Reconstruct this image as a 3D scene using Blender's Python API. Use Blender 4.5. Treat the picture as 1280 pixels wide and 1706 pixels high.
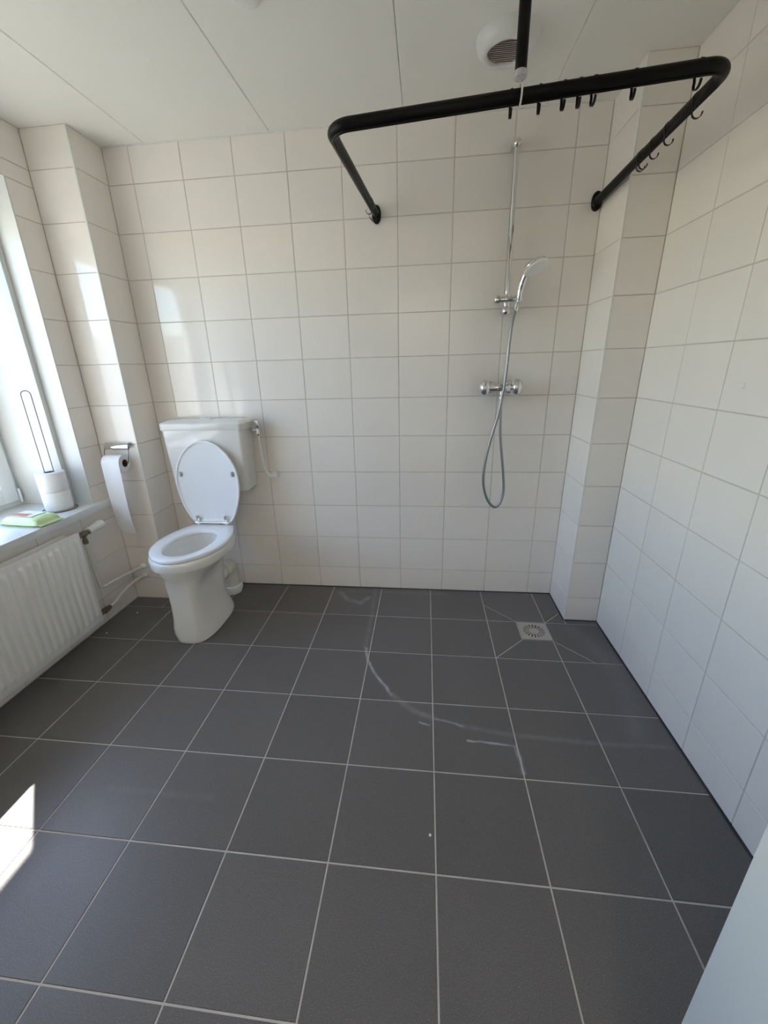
import bpy, bmesh, math, random
from mathutils import Vector, Matrix
random.seed(7)
SC = bpy.context.scene
COL = SC.collection
for o in list(bpy.data.objects):
    bpy.data.objects.remove(o, do_unlink=True)

# ------------------------------------------------------------------ camera
def look_axes(yaw, pit, rol):
    fwd = Vector((math.sin(yaw) * math.cos(pit), math.cos(yaw) * math.cos(pit), math.sin(pit)))
    right = Vector((math.cos(yaw), -math.sin(yaw), 0))
    up = right.cross(fwd)
    c, s = math.cos(rol), math.sin(rol)
    return c * right + s * up, -s * right + c * up, fwd
r_, u_, f_ = look_axes(-0.118905, -0.343144, -0.027189)
cam_data = bpy.data.cameras.new('camera')
cam = bpy.data.objects.new('camera', cam_data)
COL.objects.link(cam)
cam.matrix_world = Matrix(((r_.x, u_.x, -f_.x, 1.65372), (r_.y, u_.y, -f_.y, -2.22618), (r_.z, u_.z, -f_.z, 1.30443), (0, 0, 0, 1)))
cam_data.sensor_fit = 'VERTICAL'
cam_data.sensor_height = 36.0
cam_data.lens = 36.0 * 679.016 / 1706.0
cam_data.shift_x = (640.0 - 630.304) / 1706.0
cam_data.clip_start = 0.01
SC.camera = cam

# ------------------------------------------------------------------ world, sun, exposure
SUN_DIR = Vector((1.0, -1.037, -1.65)).normalized()      # the way the sunlight travels
world = bpy.data.worlds.new('world'); SC.world = world
world.use_nodes = True
wn = world.node_tree.nodes; wl = world.node_tree.links
wn.clear()
w_out = wn.new('ShaderNodeOutputWorld'); w_bg = wn.new('ShaderNodeBackground'); w_sky = wn.new('ShaderNodeTexSky')
w_sky.sky_type = 'NISHITA'; w_sky.sun_disc = False
w_sky.sun_elevation = math.asin(-SUN_DIR.z)
w_sky.sun_rotation = math.atan2(-SUN_DIR.x, -SUN_DIR.y)
w_sky.air_density = 1.0; w_sky.dust_density = 0.2; w_sky.ozone_density = 1.0
w_bg.inputs['Strength'].default_value = 0.55
wl.new(w_sky.outputs[0], w_bg.inputs[0]); wl.new(w_bg.outputs[0], w_out.inputs[0])
sun_data = bpy.data.lights.new('sun', 'SUN'); sun_data.energy = 9.0; sun_data.angle = math.radians(0.53)
sun_data.color = (1.0, 0.94, 0.85)
sun = bpy.data.objects.new('sun', sun_data); COL.objects.link(sun)
sun.rotation_euler = SUN_DIR.to_track_quat('-Z', 'Y').to_euler()
sun.location = (-4, 4, 6)
vs = SC.view_settings
vs.view_transform = 'Standard'; vs.look = 'None'; vs.gamma = 1.0; vs.use_curve_mapping = False
vs.exposure = 1.43
SC.cycles.use_denoising = True
SC.cycles.max_bounces = 12; SC.cycles.diffuse_bounces = 9; SC.cycles.glossy_bounces = 5
SC.cycles.sample_clamp_indirect = 8.0
SC.cycles.caustics_reflective = False; SC.cycles.caustics_refractive = False

# ------------------------------------------------------------------ materials
def srgb(r, g, b):
    f = lambda c: ((c / 255.0 + 0.055) / 1.055) ** 2.4 if c > 10 else c / 255.0 / 12.92
    return (f(r), f(g), f(b), 1.0)
def new_mat(name):
    m = bpy.data.materials.new(name); m.use_nodes = True
    return m, m.node_tree.nodes, m.node_tree.links, m.node_tree.nodes['Principled BSDF']
def simple(name, col, rough=0.5, metal=0.0, noise=0.04, scale=30.0, bump=0.0, bscale=60.0, spec=0.5, coat=0.0):
    m, n, l, p = new_mat(name)
    p.inputs['Roughness'].default_value = rough; p.inputs['Metallic'].default_value = metal
    p.inputs['Specular IOR Level'].default_value = spec
    p.inputs['Coat Weight'].default_value = coat
    tc = n.new('ShaderNodeTexCoord')
    nz = n.new('ShaderNodeTexNoise'); nz.inputs['Scale'].default_value = scale; nz.inputs['Detail'].default_value = 3
    l.new(tc.outputs['Object'], nz.inputs['Vector'])
    mx = n.new('ShaderNodeMix'); mx.data_type = 'RGBA'
    mx.inputs[6].default_value = [c * (1 - noise) for c in col[:3]] + [1]
    mx.inputs[7].default_value = [min(1, c * (1 + noise)) for c in col[:3]] + [1]
    l.new(nz.outputs[0], mx.inputs[0]); l.new(mx.outputs[2], p.inputs['Base Color'])
    if bump:
        n2 = n.new('ShaderNodeTexNoise'); n2.inputs['Scale'].default_value = bscale
        l.new(tc.outputs['Object'], n2.inputs['Vector'])
        b = n.new('ShaderNodeBump'); b.inputs['Strength'].default_value = bump; b.inputs['Distance'].default_value = 0.004
        l.new(n2.outputs[0], b.inputs['Height']); l.new(b.outputs[0], p.inputs['Normal'])
    return m
def tile_material(name, col, rough, vary=0.02, wave=0.06):
    m, n, l, p = new_mat(name)
    geo = n.new('ShaderNodeNewGeometry'); oi = n.new('ShaderNodeObjectInfo')
    nz = n.new('ShaderNodeTexNoise'); nz.inputs['Scale'].default_value = 9.0; nz.inputs['Detail'].default_value = 4
    l.new(geo.outputs['Position'], nz.inputs['Vector'])
    ad = n.new('ShaderNodeMath'); ad.operation = 'ADD'; l.new(nz.outputs[0], ad.inputs[0]); l.new(oi.outputs['Random'], ad.inputs[1])
    mr = n.new('ShaderNodeMapRange'); mr.inputs[1].default_value = 0.2; mr.inputs[2].default_value = 1.8
    mr.inputs[3].default_value = 1 - vary; mr.inputs[4].default_value = 1 + vary
    l.new(ad.outputs[0], mr.inputs[0])
    mx = n.new('ShaderNodeVectorMath'); mx.operation = 'SCALE'; mx.inputs[0].default_value = col[:3]
    l.new(mr.outputs[0], mx.inputs['Scale']); l.new(mx.outputs[0], p.inputs['Base Color'])
    p.inputs['Roughness'].default_value = rough
    n2 = n.new('ShaderNodeTexNoise'); n2.inputs['Scale'].default_value = 7.0; n2.inputs['Detail'].default_value = 1
    l.new(geo.outputs['Position'], n2.inputs['Vector'])
    b = n.new('ShaderNodeBump'); b.inputs['Strength'].default_value = wave; b.inputs['Distance'].default_value = 0.01
    l.new(n2.outputs[0], b.inputs['Height']); l.new(b.outputs[0], p.inputs['Normal'])
    return m

# scuffs and limescale smears on the floor: polylines in metres on the floor plane (width, strength)
SCUFFS = [
    ([(1.379, -0.583), (1.399, -0.671), (1.45, -0.766), (1.499, -0.829), (1.526, -0.872)], 0.011, 0.75),
    ([(1.526, -0.872), (1.624, -0.953), (1.70, -0.979)], 0.020, 0.24),
    ([(1.705, -0.983), (1.759, -0.991), (1.815, -1.009)], 0.009, 0.5),
    ([(1.813, -1.009), (1.983, -1.032), (2.266, -1.043), (2.54, -1.036)], 0.018, 0.15),
    ([(1.647, -1.006), (1.686, -1.017)], 0.007, 0.75),
    ([(1.826, -1.073), (1.87, -1.073), (1.982, -1.08)], 0.008, 0.75),
    ([(1.990, -1.082), (1.998, -1.127), (1.999, -1.184)], 0.012, 0.6),
    ([(1.15, -0.069), (1.208, -0.15), (1.29, -0.18), (1.33, -0.12)], 0.028, 0.30),
    ([(1.36, -0.02), (1.37, -0.25), (1.375, -0.58)], 0.022, 0.14),
    ([(1.20, -0.05), (1.80, -0.05)], 0.025, 0.10),
    ([(2.42, -0.36), (2.50, -0.55), (2.50, -0.80), (2.45, -0.98)], 0.075, 0.09),
    ([(0.62, -1.36), (0.98, -1.36)], 0.02, 0.05),
]
def floor_material():
    m, n, l, p = new_mat('floor_tile_dark')
    geo = n.new('ShaderNodeNewGeometry'); oi = n.new('ShaderNodeObjectInfo')
    sp = n.new('ShaderNodeTexNoise'); sp.inputs['Scale'].default_value = 420; sp.inputs['Detail'].default_value = 2
    l.new(geo.outputs['Position'], sp.inputs['Vector'])
    ramp = n.new('ShaderNodeValToRGB'); l.new(sp.outputs[0], ramp.inputs[0])
    e = ramp.color_ramp.elements
    e[0].position = 0.38; e[0].color = (0.100, 0.094, 0.093, 1)
    e[1].position = 0.60; e[1].color = (0.128, 0.120, 0.119, 1)
    k = ramp.color_ramp.elements.new(0.74); k.color = (0.24, 0.23, 0.23, 1)
    cl = n.new('ShaderNodeTexNoise'); cl.inputs['Scale'].default_value = 3.0; cl.inputs['Detail'].default_value = 5
    l.new(geo.outputs['Position'], cl.inputs['Vector'])
    ad = n.new('ShaderNodeMath'); ad.operation = 'ADD'; l.new(cl.outputs[0], ad.inputs[0]); l.new(oi.outputs['Random'], ad.inputs[1])
    mr = n.new('ShaderNodeMapRange'); mr.inputs[1].default_value = 0.2; mr.inputs[2].default_value = 1.8
    mr.inputs[3].default_value = 0.90; mr.inputs[4].default_value = 1.14
    l.new(ad.outputs[0], mr.inputs[0])
    sc = n.new('ShaderNodeVectorMath'); sc.operation = 'SCALE'
    l.new(ramp.outputs[0], sc.inputs[0]); l.new(mr.outputs[0], sc.inputs['Scale'])
    # warp for the smears
    wz = n.new('ShaderNodeTexNoise'); wz.inputs['Scale'].default_value = 26; wz.inputs['Detail'].default_value = 3
    l.new(geo.outputs['Position'], wz.inputs['Vector'])
    ws = n.new('ShaderNodeVectorMath'); ws.operation = 'MULTIPLY_ADD'
    l.new(wz.outputs['Color'], ws.inputs[0]); ws.inputs[1].default_value = (0.013, 0.013, 0); l.new(geo.outputs['Position'], ws.inputs[2])
    off = n.new('ShaderNodeVectorMath'); off.operation = 'SUBTRACT'; l.new(ws.outputs[0], off.inputs[0]); off.inputs[1].default_value = (0.0065, 0.0065, 0)
    total = None
    def M(op, a, b=None, clamp=False):
        x = n.new('ShaderNodeMath'); x.operation = op; x.use_clamp = clamp
        for i, q in enumerate((a, b)):
            if q is None: continue
            if isinstance(q, (int, float)): x.inputs[i].default_value = q
            else: l.new(q, x.inputs[i])
        return x.outputs[0]
    for pts, wid, strg in SCUFFS:
        best = None
        for a, b in zip(pts[:-1], pts[1:]):
            ax, ay = a; bx, by = b
            dx, dy = bx - ax, by - ay; L2 = dx * dx + dy * dy
            pa = n.new('ShaderNodeVectorMath'); pa.operation = 'SUBTRACT'; l.new(off.outputs[0], pa.inputs[0]); pa.inputs[1].default_value = (ax, ay, 0)
            dt = n.new('ShaderNodeVectorMath'); dt.operation = 'DOT_PRODUCT'; l.new(pa.outputs[0], dt.inputs[0]); dt.inputs[1].default_value = (dx / L2, dy / L2, 0)
            h = M('ADD', dt.outputs['Value'], 0.0, True)
            hb = n.new('ShaderNodeVectorMath'); hb.operation = 'SCALE'; hb.inputs[0].default_value = (dx, dy, 0); l.new(h, hb.inputs['Scale'])
            ds = n.new('ShaderNodeVectorMath'); ds.operation = 'DISTANCE'; l.new(pa.outputs[0], ds.inputs[0]); l.new(hb.outputs[0], ds.inputs[1])
            best = ds.outputs['Value'] if best is None else M('MINIMUM', best, ds.outputs['Value'])
        mr2 = n.new('ShaderNodeMapRange'); mr2.interpolation_type = 'SMOOTHSTEP'
        mr2.inputs[1].default_value = 0; mr2.inputs[2].default_value = wid; mr2.inputs[3].default_value = strg; mr2.inputs[4].default_value = 0
        l.new(best, mr2.inputs[0])
        total = mr2.outputs[0] if total is None else M('MAXIMUM', total, mr2.outputs[0])
    pz = n.new('ShaderNodeTexNoise'); pz.inputs['Scale'].default_value = 22; pz.inputs['Detail'].default_value = 4
    l.new(geo.outputs['Position'], pz.inputs['Vector'])
    pm = n.new('ShaderNodeMapRange'); pm.inputs[1].default_value = 0.3; pm.inputs[2].default_value = 0.65; pm.inputs[3].default_value = 0.35; pm.inputs[4].default_value = 1.0
    l.new(pz.outputs[0], pm.inputs[0])
    fac = M('MULTIPLY', total, pm.outputs[0])
    mx = n.new('ShaderNodeMix'); mx.data_type = 'RGBA'
    l.new(fac, mx.inputs[0]); l.new(sc.outputs[0], mx.inputs[6]); mx.inputs[7].default_value = (0.50, 0.52, 0.56, 1)
    l.new(mx.outputs[2], p.inputs['Base Color'])
    rz = n.new('ShaderNodeMapRange'); rz.inputs[3].default_value = 0.30; rz.inputs[4].default_value = 0.45
    l.new(cl.outputs[0], rz.inputs[0]); l.new(rz.outputs[0], p.inputs['Roughness'])
    b = n.new('ShaderNodeBump'); b.inputs['Strength'].default_value = 0.03; b.inputs['Distance'].default_value = 0.001
    l.new(sp.outputs[0], b.inputs['Height']); l.new(b.outputs[0], p.inputs['Normal'])
    return m
def glass_material(name, tint=(1, 1, 1, 1)):
    m = bpy.data.materials.new(name); m.use_nodes = True
    n = m.node_tree.nodes; l = m.node_tree.links; n.clear()
    out = n.new('ShaderNodeOutputMaterial'); tr = n.new('ShaderNodeBsdfTransparent'); gl = n.new('ShaderNodeBsdfGlossy')
    mx = n.new('ShaderNodeMixShader'); fr = n.new('ShaderNodeFresnel'); fr.inputs[0].default_value = 1.45
    tr.inputs[0].default_value = tint; gl.inputs['Roughness'].default_value = 0.02
    ge = n.new('ShaderNodeNewGeometry'); sub = n.new('ShaderNodeMath'); sub.operation = 'SUBTRACT'; sub.inputs[0].default_value = 1.0
    mul = n.new('ShaderNodeMath'); mul.operation = 'MULTIPLY'; l.new(ge.outputs['Backfacing'], sub.inputs[1])
    l.new(fr.outputs[0], mul.inputs[0]); l.new(sub.outputs[0], mul.inputs[1])     # reflect only off the outer faces of the pane
    l.new(mul.outputs[0], mx.inputs[0]); l.new(tr.outputs[0], mx.inputs[1]); l.new(gl.outputs[0], mx.inputs[2]); l.new(mx.outputs[0], out.inputs[0])
    return m
def plastic_clear(name, col, alpha):
    m, n, l, p = new_mat(name)
    p.inputs['Base Color'].default_value = col; p.inputs['Alpha'].default_value = alpha; p.inputs['Roughness'].default_value = 0.15
    return m

MT = {}
MT['tile'] = tile_material('wall_tile_white', (0.880, 0.838, 0.790), 0.06, 0.025, 0.05)
MT['grout'] = simple('wall_grout', (0.57, 0.54, 0.495, 1), 0.9, noise=0.12, scale=40)
MT['floor'] = floor_material()
MT['fgrout'] = simple('floor_grout', (0.52, 0.50, 0.47, 1), 0.9, noise=0.25, scale=14)
MT['ceiling'] = simple('ceiling_white', (0.88, 0.87, 0.83, 1), 0.55, noise=0.01, scale=4)
MT['paint'] = simple('white_gloss_paint', (0.68, 0.69, 0.67, 1), 0.35, noise=0.01, scale=6)
MT['pvc'] = simple('white_plastic_frame', (0.80, 0.81, 0.80, 1), 0.30, noise=0.01, scale=8)
MT['sill'] = simple('white_sill', (0.72, 0.73, 0.72, 1), 0.28, noise=0.015, scale=10)
MT['trimw'] = simple('white_corner_profile', (0.78, 0.79, 0.76, 1), 0.35, noise=0.01)
MT['ceramic'] = simple('white_sanitary_ceramic', (0.80, 0.79, 0.76, 1), 0.07, noise=0.008, scale=5, coat=0.4)
MT['cistern'] = simple('cream_cistern_plastic', (0.76, 0.755, 0.715, 1), 0.09, noise=0.01, scale=5)
MT['seat'] = simple('white_seat_plastic', (0.83, 0.85, 0.88, 1), 0.13, noise=0.006, scale=5)
MT['rubber'] = simple('grey_rubber', (0.35, 0.36, 0.37, 1), 0.5)
MT['chrome'] = simple('chrome', (0.80, 0.81, 0.82, 1), 0.06, 1.0, noise=0.01)
MT['steel'] = simple('brushed_steel', (0.62, 0.60, 0.56, 1), 0.30, 1.0, noise=0.05, scale=120)
MT['hosem'] = simple('ribbed_metal_hose', (0.36, 0.37, 0.38, 1), 0.36, 1.0, noise=0.05, scale=300)
MT['brass'] = simple('dull_brass_fitting', (0.20, 0.165, 0.11, 1), 0.45, 0.6, noise=0.25, scale=60)
MT['black'] = simple('black_powder_coat', (0.006, 0.0045, 0.0045, 1), 0.38, noise=0.2, scale=60, spec=0.18)
MT['hookm'] = simple('black_plastic_hook', (0.009, 0.007, 0.006, 1), 0.4, noise=0.2, spec=0.25)
MT['rad'] = simple('radiator_white_enamel', (0.85, 0.85, 0.83, 1), 0.35, noise=0.02, scale=10)
MT['pipew'] = simple('white_painted_pipe', (0.68, 0.67, 0.62, 1), 0.40, noise=0.03)
MT['paper'] = simple('white_tissue_paper', (0.84, 0.84, 0.86, 1), 0.95, noise=0.02, scale=80, bump=0.25, bscale=260, spec=0.1)
MT['card'] = simple('brown_cardboard_core', (0.16, 0.085, 0.06, 1), 0.9, noise=0.1)
MT['dark'] = simple('dark_void', (0.012, 0.012, 0.012, 1), 0.8, noise=0.1)
MT['wire'] = simple('grey_metal_wire', (0.20, 0.20, 0.20, 1), 0.35, 0.8, noise=0.05)
MT['green'] = simple('light_green_film', (0.55, 0.72, 0.40, 1), 0.22, noise=0.18, scale=16)
MT['whitefilm'] = simple('pale_print_film', (0.82, 0.86, 0.76, 1), 0.2, noise=0.06, scale=24)
MT['red'] = simple('red_print', (0.72, 0.20, 0.12, 1), 0.3, noise=0.05)
MT['grille'] = simple('pinkish_grey_vent_slat', (0.42, 0.39, 0.36, 1), 0.6, noise=0.05)
MT['water'] = simple('still_water', (0.34, 0.36, 0.37, 1), 0.03, noise=0.01)
MT['glass'] = glass_material('window_glass')
MT['clear'] = plastic_clear('milky_clear_plastic', (0.80, 0.80, 0.84, 1), 0.75)
MT['pave'] = simple('sunlit_pavement', (0.27, 0.26, 0.19, 1), 0.9, noise=0.2, scale=2)
MT['render'] = simple('bounce_wall_render', (0.56, 0.55, 0.52, 1), 0.9, noise=0.03, scale=6)  # for the added wall that bounces sunlight into the window
MT['fillglow'] = simple('fill_lamp_glow', (0.8, 0.78, 0.74, 1), 0.4)  # glowing surface of the added hall fill lamp
_lp = MT['fillglow'].node_tree.nodes['Principled BSDF']; _lp.inputs['Emission Color'].default_value = (1.0, 0.90, 0.78, 1); _lp.inputs['Emission Strength'].default_value = 22.0
MT['brick'] = simple('outer_masonry', (0.34, 0.27, 0.22, 1), 0.9, noise=0.15, scale=8)
MT['hallp'] = simple('hall_wall_paint', (0.70, 0.68, 0.64, 1), 0.7, noise=0.02)
MT['wood'] = simple('hall_wood_floor', (0.30, 0.20, 0.12, 1), 0.5, noise=0.25, scale=7)
MT['head'] = simple('white_spray_face', (0.90, 0.90, 0.88, 1), 0.35, noise=0.03, scale=200)

# ------------------------------------------------------------------ mesh helpers
class MB:
    def __init__(s): s.v = []; s.f = []
    def add(s, verts, faces):
        b = len(s.v); s.v += [Vector(q) for q in verts]; s.f += [tuple(i + b for i in f) for f in faces]; return s
    def box(s, x0, x1, y0, y1, z0, z1):
        v = [(x, y, z) for z in (z0, z1) for y in (y0, y1) for x in (x0, x1)]
        return s.add(v, [(0, 2, 3, 1), (4, 5, 7, 6), (0, 1, 5, 4), (2, 6, 7, 3), (0, 4, 6, 2), (1, 3, 7, 5)])
    def rbox(s, x0, x1, y0, y1, z0, z1, r=0.005, seg=2):
        bm = bmesh.new(); bmesh.ops.create_cube(bm, size=1)
        for q in bm.verts:
            q.co = Vector(((x0 + x1) / 2 + q.co.x * (x1 - x0), (y0 + y1) / 2 + q.co.y * (y1 - y0), (z0 + z1) / 2 + q.co.z * (z1 - z0)))
        bmesh.ops.bevel(bm, geom=bm.edges[:], offset=r, segments=seg, affect='EDGES', profile=0.5)
        bm.verts.index_update()
        s.add([q.co.copy() for q in bm.verts], [[q.index for q in f.verts] for f in bm.faces]); bm.free(); return s
    def loft(s, rings, cap0=True, cap1=True):
        n = len(rings[0]); v = [q for r in rings for q in r]; f = []
        for k in range(len(rings) - 1):
            for i in range(n):
                j = (i + 1) % n
                f.append((k * n + i, k * n + j, (k + 1) * n + j, (k + 1) * n + i))
        if cap0: f.append(tuple(range(n - 1, -1, -1)))
        if cap1: f.append(tuple((len(rings) - 1) * n + i for i in range(n)))
        return s.add(v, f)
    def tube(s, path, rad, seg=12, caps=True, flat=None):
        path = [Vector(p) for p in path]; N = len(path)
        rad = rad if isinstance(rad, (list, tuple)) else [rad] * N
        tans = []
        for i in range(N):
            t = (path[min(i + 1, N - 1)] - path[max(i - 1, 0)])
            tans.append(t.normalized())
        ref = Vector((0, 0, 1)) if abs(tans[0].z) < 0.9 else Vector((1, 0, 0))
        nrm = tans[0].cross(ref).normalized(); rings = []
        for i in range(N):
            nrm = (nrm - tans[i] * nrm.dot(tans[i])).normalized(); b = tans[i].cross(nrm)
            rings.append([path[i] + (nrm * math.cos(a) + b * math.sin(a)) * rad[i] for a in [2 * math.pi * k / seg for k in range(seg)]])
        return s.loft(rings, caps, caps)
    def lathe(s, prof, origin, axis, seg=24, caps=True):
        o = Vector(origin); ax = Vector(axis).normalized()
        ref = Vector((0, 0, 1)) if abs(ax.z) < 0.9 else Vector((1, 0, 0))
        n = ax.cross(ref).normalized(); b = ax.cross(n)
        rings = [[o + ax * h + (n * math.cos(a) + b * math.sin(a)) * r for a in [2 * math.pi * k / seg for k in range(seg)]] for r, h in prof]
        return s.loft(rings, caps, caps)
    def strip(s, path, width_dir, w, th):
        path = [Vector(p) for p in path]; wd = Vector(width_dir).normalized(); N = len(path); rings = []
        for i in range(N):
            t = (path[min(i + 1, N - 1)] - path[max(i - 1, 0)]).normalized(); nn = wd.cross(t).normalized()
            c = path[i]
            rings.append([c + wd * w / 2 + nn * th / 2, c - wd * w / 2 + nn * th / 2, c - wd * w / 2 - nn * th / 2, c + wd * w / 2 - nn * th / 2])
        return s.loft(rings)
    def prism(s, poly, z0, z1):
        n = len(poly)
        return s.loft([[(x, y, z0) for x, y in poly], [(x, y, z1) for x, y in poly]])
    def build(s, name, mat, parent=None, loc=None, smooth=40, world_off=True):
        """link as one mesh object; coordinates given in world space, stored relative to the thing's base"""
        root = parent
        while root is not None and root.parent is not None: root = root.parent
        off = root.location.copy() if root is not None else (Vector(loc) if loc else Vector((0, 0, 0)))
        me = bpy.data.meshes.new(name)
        me.from_pydata([tuple(q - off) for q in s.v], [], s.f)
        bm = bmesh.new(); bm.from_mesh(me); bmesh.ops.recalc_face_normals(bm, faces=bm.faces[:]); bm.to_mesh(me); bm.free()
        if smooth:
            me.shade_smooth(); me.set_sharp_from_angle(angle=math.radians(smooth))
        me.materials.append(mat)
        o = bpy.data.objects.new(name, me); COL.objects.link(o)
        if parent is not None: o.parent = parent
        elif loc: o.location = loc
        return o
def spline(pts, n=8):
    pts = [Vector(p) for p in pts]; out = []
    for i in range(len(pts) - 1):
        p0, p1, p2, p3 = pts[max(i - 1, 0)], pts[i], pts[i + 1], pts[min(i + 2, len(pts) - 1)]
        for k in range(n):
            t = k / n
            out.append(0.5 * ((2 * p1) + (-p0 + p2) * t + (2 * p0 - 5 * p1 + 4 * p2 - p3) * t * t + (-p0 + 3 * p1 - 3 * p2 + p3) * t ** 3))
    out.append(pts[-1]); return out
def fillet(pts, r, n=8):
    pts = [Vector(p) for p in pts]; out = [pts[0]]
    for i in range(1, len(pts) - 1):
        a, b, c = pts[i - 1], pts[i], pts[i + 1]
        d1 = (a - b).normalized(); d2 = (c - b).normalized(); ang = d1.angle(d2); d = r / math.tan(ang / 2)
        p, q = b + d1 * d, b + d2 * d
        cen = b + (d1 + d2).normalized() * (r / math.sin(ang / 2))
        u, w = p - cen, q - cen; tot = u.angle(w); axs = u.cross(w).normalized()
        for k in range(n + 1): out.append(cen + Matrix.Rotation(tot * k / n, 3, axs) @ u)
    out.append(pts[-1]); return out
def tag(o, label=None, cat=None, group=None, kind=None):
    if label: o['label'] = label
    if cat: o['category'] = cat
    if group: o['group'] = group
    if kind: o['kind'] = kind
    return o
def thing(name, loc, label, cat, group=None):
    o = bpy.data.objects.new(name, None); COL.objects.link(o); o.location = loc; o.empty_display_size = 0.05
    return tag(o, label, cat, group)
def struct(name, mb, mat, label=None):
    o = mb.build(name, mat, smooth=0); o['kind'] = 'structure'
    if label: o['label'] = label
    return o

# ------------------------------------------------------------------ room dimensions (metres)
ZC = 2.306                      # ceiling
XL, XR = -0.10, 2.57            # left and right walls
PLX, PLY = 0.122, -0.205        # left pillar: its side x and front y
PRX, PRY = 2.406, -0.270        # right pillar
YF = -2.75                      # wall behind the camera
TW, TH = 0.25252, 0.20189
ROWZ = [2.35798 - TH * j for j in range(1, 12)]
ZED = [0.0] + sorted(ROWZ) + [ZC]
GAP = 0.0032; PROUD = 0.0014
WY0, WY1, WZ0, WZ1 = -1.66, -0.344, 0.640, 2.09     # window opening in the left wall
XO = -0.60                      # outer face of the left wall

_cache = {}
def piece(name, parent, u0, u1, v0, v1, frame, mat, gap=GAP, th=PROUD):
    """one tile; frame maps (u, v, n) to world; face at n=0, joint bed at n=-th"""
    w, h = abs(u1 - u0) - gap, abs(v1 - v0) - gap
    if w < 0.006 or h < 0.006: return
    key = (round(w, 4), round(h, 4), frame.__name__, mat.name)
    if key not in _cache:
        c = 0.0009; vs_ = []
        for (a, b, n) in ((0, 0, -th), (c, c, 0)):
            for sx, sy in ((-1, -1), (1, -1), (1, 1), (-1, 1)):
                vs_.append((sx * (w / 2 - a), sy * (h / 2 - b), n))
        fs = [(4, 5, 6, 7)] + [(i, (i + 1) % 4, 4 + (i + 1) % 4, 4 + i) for i in range(4)]
        o0 = frame(0, 0, 0)
        me = bpy.data.meshes.new(name)
        me.from_pydata([tuple(frame(*q) - o0) for q in vs_], [], fs)
        bm = bmesh.new(); bm.from_mesh(me); 
        want = frame(0, 0, 1) - o0
        bm.faces.ensure_lookup_table(); bm.normal_update()
        if bm.faces[0].normal.dot(want) < 0: bmesh.ops.reverse_faces(bm, faces=bm.faces[:])
        bm.to_mesh(me); bm.free(); me.materials.append(mat); _cache[key] = me
    o = bpy.data.objects.new(name, _cache[key]); COL.objects.link(o); o.parent = parent
    o.location = frame((u0 + u1) / 2, (v0 + v1) / 2, 0)
    return o
def minus(cell, hole):
    u0, u1, v0, v1 = cell; a0, a1, b0, b1 = hole
    if u1 <= a0 or u0 >= a1 or v1 <= b0 or v0 >= b1: return [cell]
    out = []
    if v0 < b0: out.append((u0, u1, v0, b0))
    if v1 > b1: out.append((u0, u1, b1, v1))
    m0, m1 = max(v0, b0), min(v1, b1)
    if u0 < a0: out.append((u0, a0, m0, m1))
    if u1 > a1: out.append((a1, u1, m0, m1))
    return out
def tile_wall(parent, uedges, vedges, frame, hole=None):
    uedges = sorted(uedges)
    for a, b in zip(uedges[:-1], uedges[1:]):
        for c, d in zip(vedges[:-1], vedges[1:]):
            for r in (minus((a, b, c, d), hole) if hole else [(a, b, c, d)]):
                piece('tile', parent, *r, frame, MT['tile'])
def fr_back(u, v, n): return Vector((u, 0.0 - n, v))
def fr_pl_front(u, v, n): return Vector((u, PLY - n, v))
def fr_pl_side(u, v, n): return Vector((PLX + n, u, v))
def fr_pr_front(u, v, n): return Vector((u, PRY - n, v))
def fr_pr_side(u, v, n): return Vector((PRX - n, u, v))
def fr_left(u, v, n): return Vector((XL + n, u, v))
def fr_right(u, v, n): return Vector((XR - n, u, v))

P = PROUD
wall_back = struct('wall_back', MB().box(PLX - 0.05, PRX + 0.05, P, 0.12, -0.1, ZC + 0.1), MT['grout'], 'back wall of off-white glazed tiles')
tile_wall(wall_back, [PLX] + [TW * i for i in range(1, 10)] + [PRX], ZED, fr_back)
wall_pl = struct('wall_left_pillar', MB().box(XO, PLX - P, PLY + P, 0.12, -0.1, ZC + 0.1), MT['grout'], 'tiled pillar in the left corner beside the toilet')
tile_wall(wall_pl, [XL, PLX], ZED, fr_pl_front)
tile_wall(wall_pl, [PLY, 0.0], ZED, fr_pl_side)
wall_pr = struct('wall_right_pillar', MB().box(PRX + P, XR + 0.12, PRY + P, 0.12, -0.1, ZC + 0.1), MT['grout'], 'tiled pipe boxing in the right corner of the shower')
tile_wall(wall_pr, [PRX, XR], ZED, fr_pr_front)
tile_wall(wall_pr, [PRY, 0.0], ZED, fr_pr_side)
redges = [PRY] + [-0.549 - 0.2485 * k for k in range(0, 9)] + [YF]
wall_right = struct('wall_right', MB().box(XR + P, XR + 0.12, YF - 0.12, PRY + 0.05, -0.1, ZC + 0.1), MT['grout'], 'right wall of off-white glazed tiles')
tile_wall(wall_right, redges, ZED, fr_right)
mb = MB()
mb.box(XO, XL - P, WY1, PLY + 0.01, -0.1, ZC + 0.1); mb.box(XO, XL - P, YF - 0.12, WY0, -0.1, ZC + 0.1)
mb.box(XO, XL - P, WY0, WY1, -0.1, WZ0); mb.box(XO, XL - P, WY0, WY1, WZ1, ZC + 0.1)
wall_left = struct('wall_left', mb, MT['grout'], 'left wall of off-white glazed tiles round the window')
tile_wall(wall_left, [PLY] + [-0.4525 - TW * k for k in range(0, 10)][:9] + [YF], ZED, fr_left, hole=(WY0, WY1, WZ0 - 0.02, WZ1))
DX0, DX1, DZ = 1.18, 2.09, 2.06
mb = MB(); mb.box(XL - 0.1, DX0, YF - 0.12, YF, -0.1, ZC + 0.1); mb.box(DX1, XR + 0.12, YF - 0.12, YF, -0.1, ZC + 0.1); mb.box(DX0, DX1, YF - 0.12, YF, DZ, ZC + 0.1)
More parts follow.
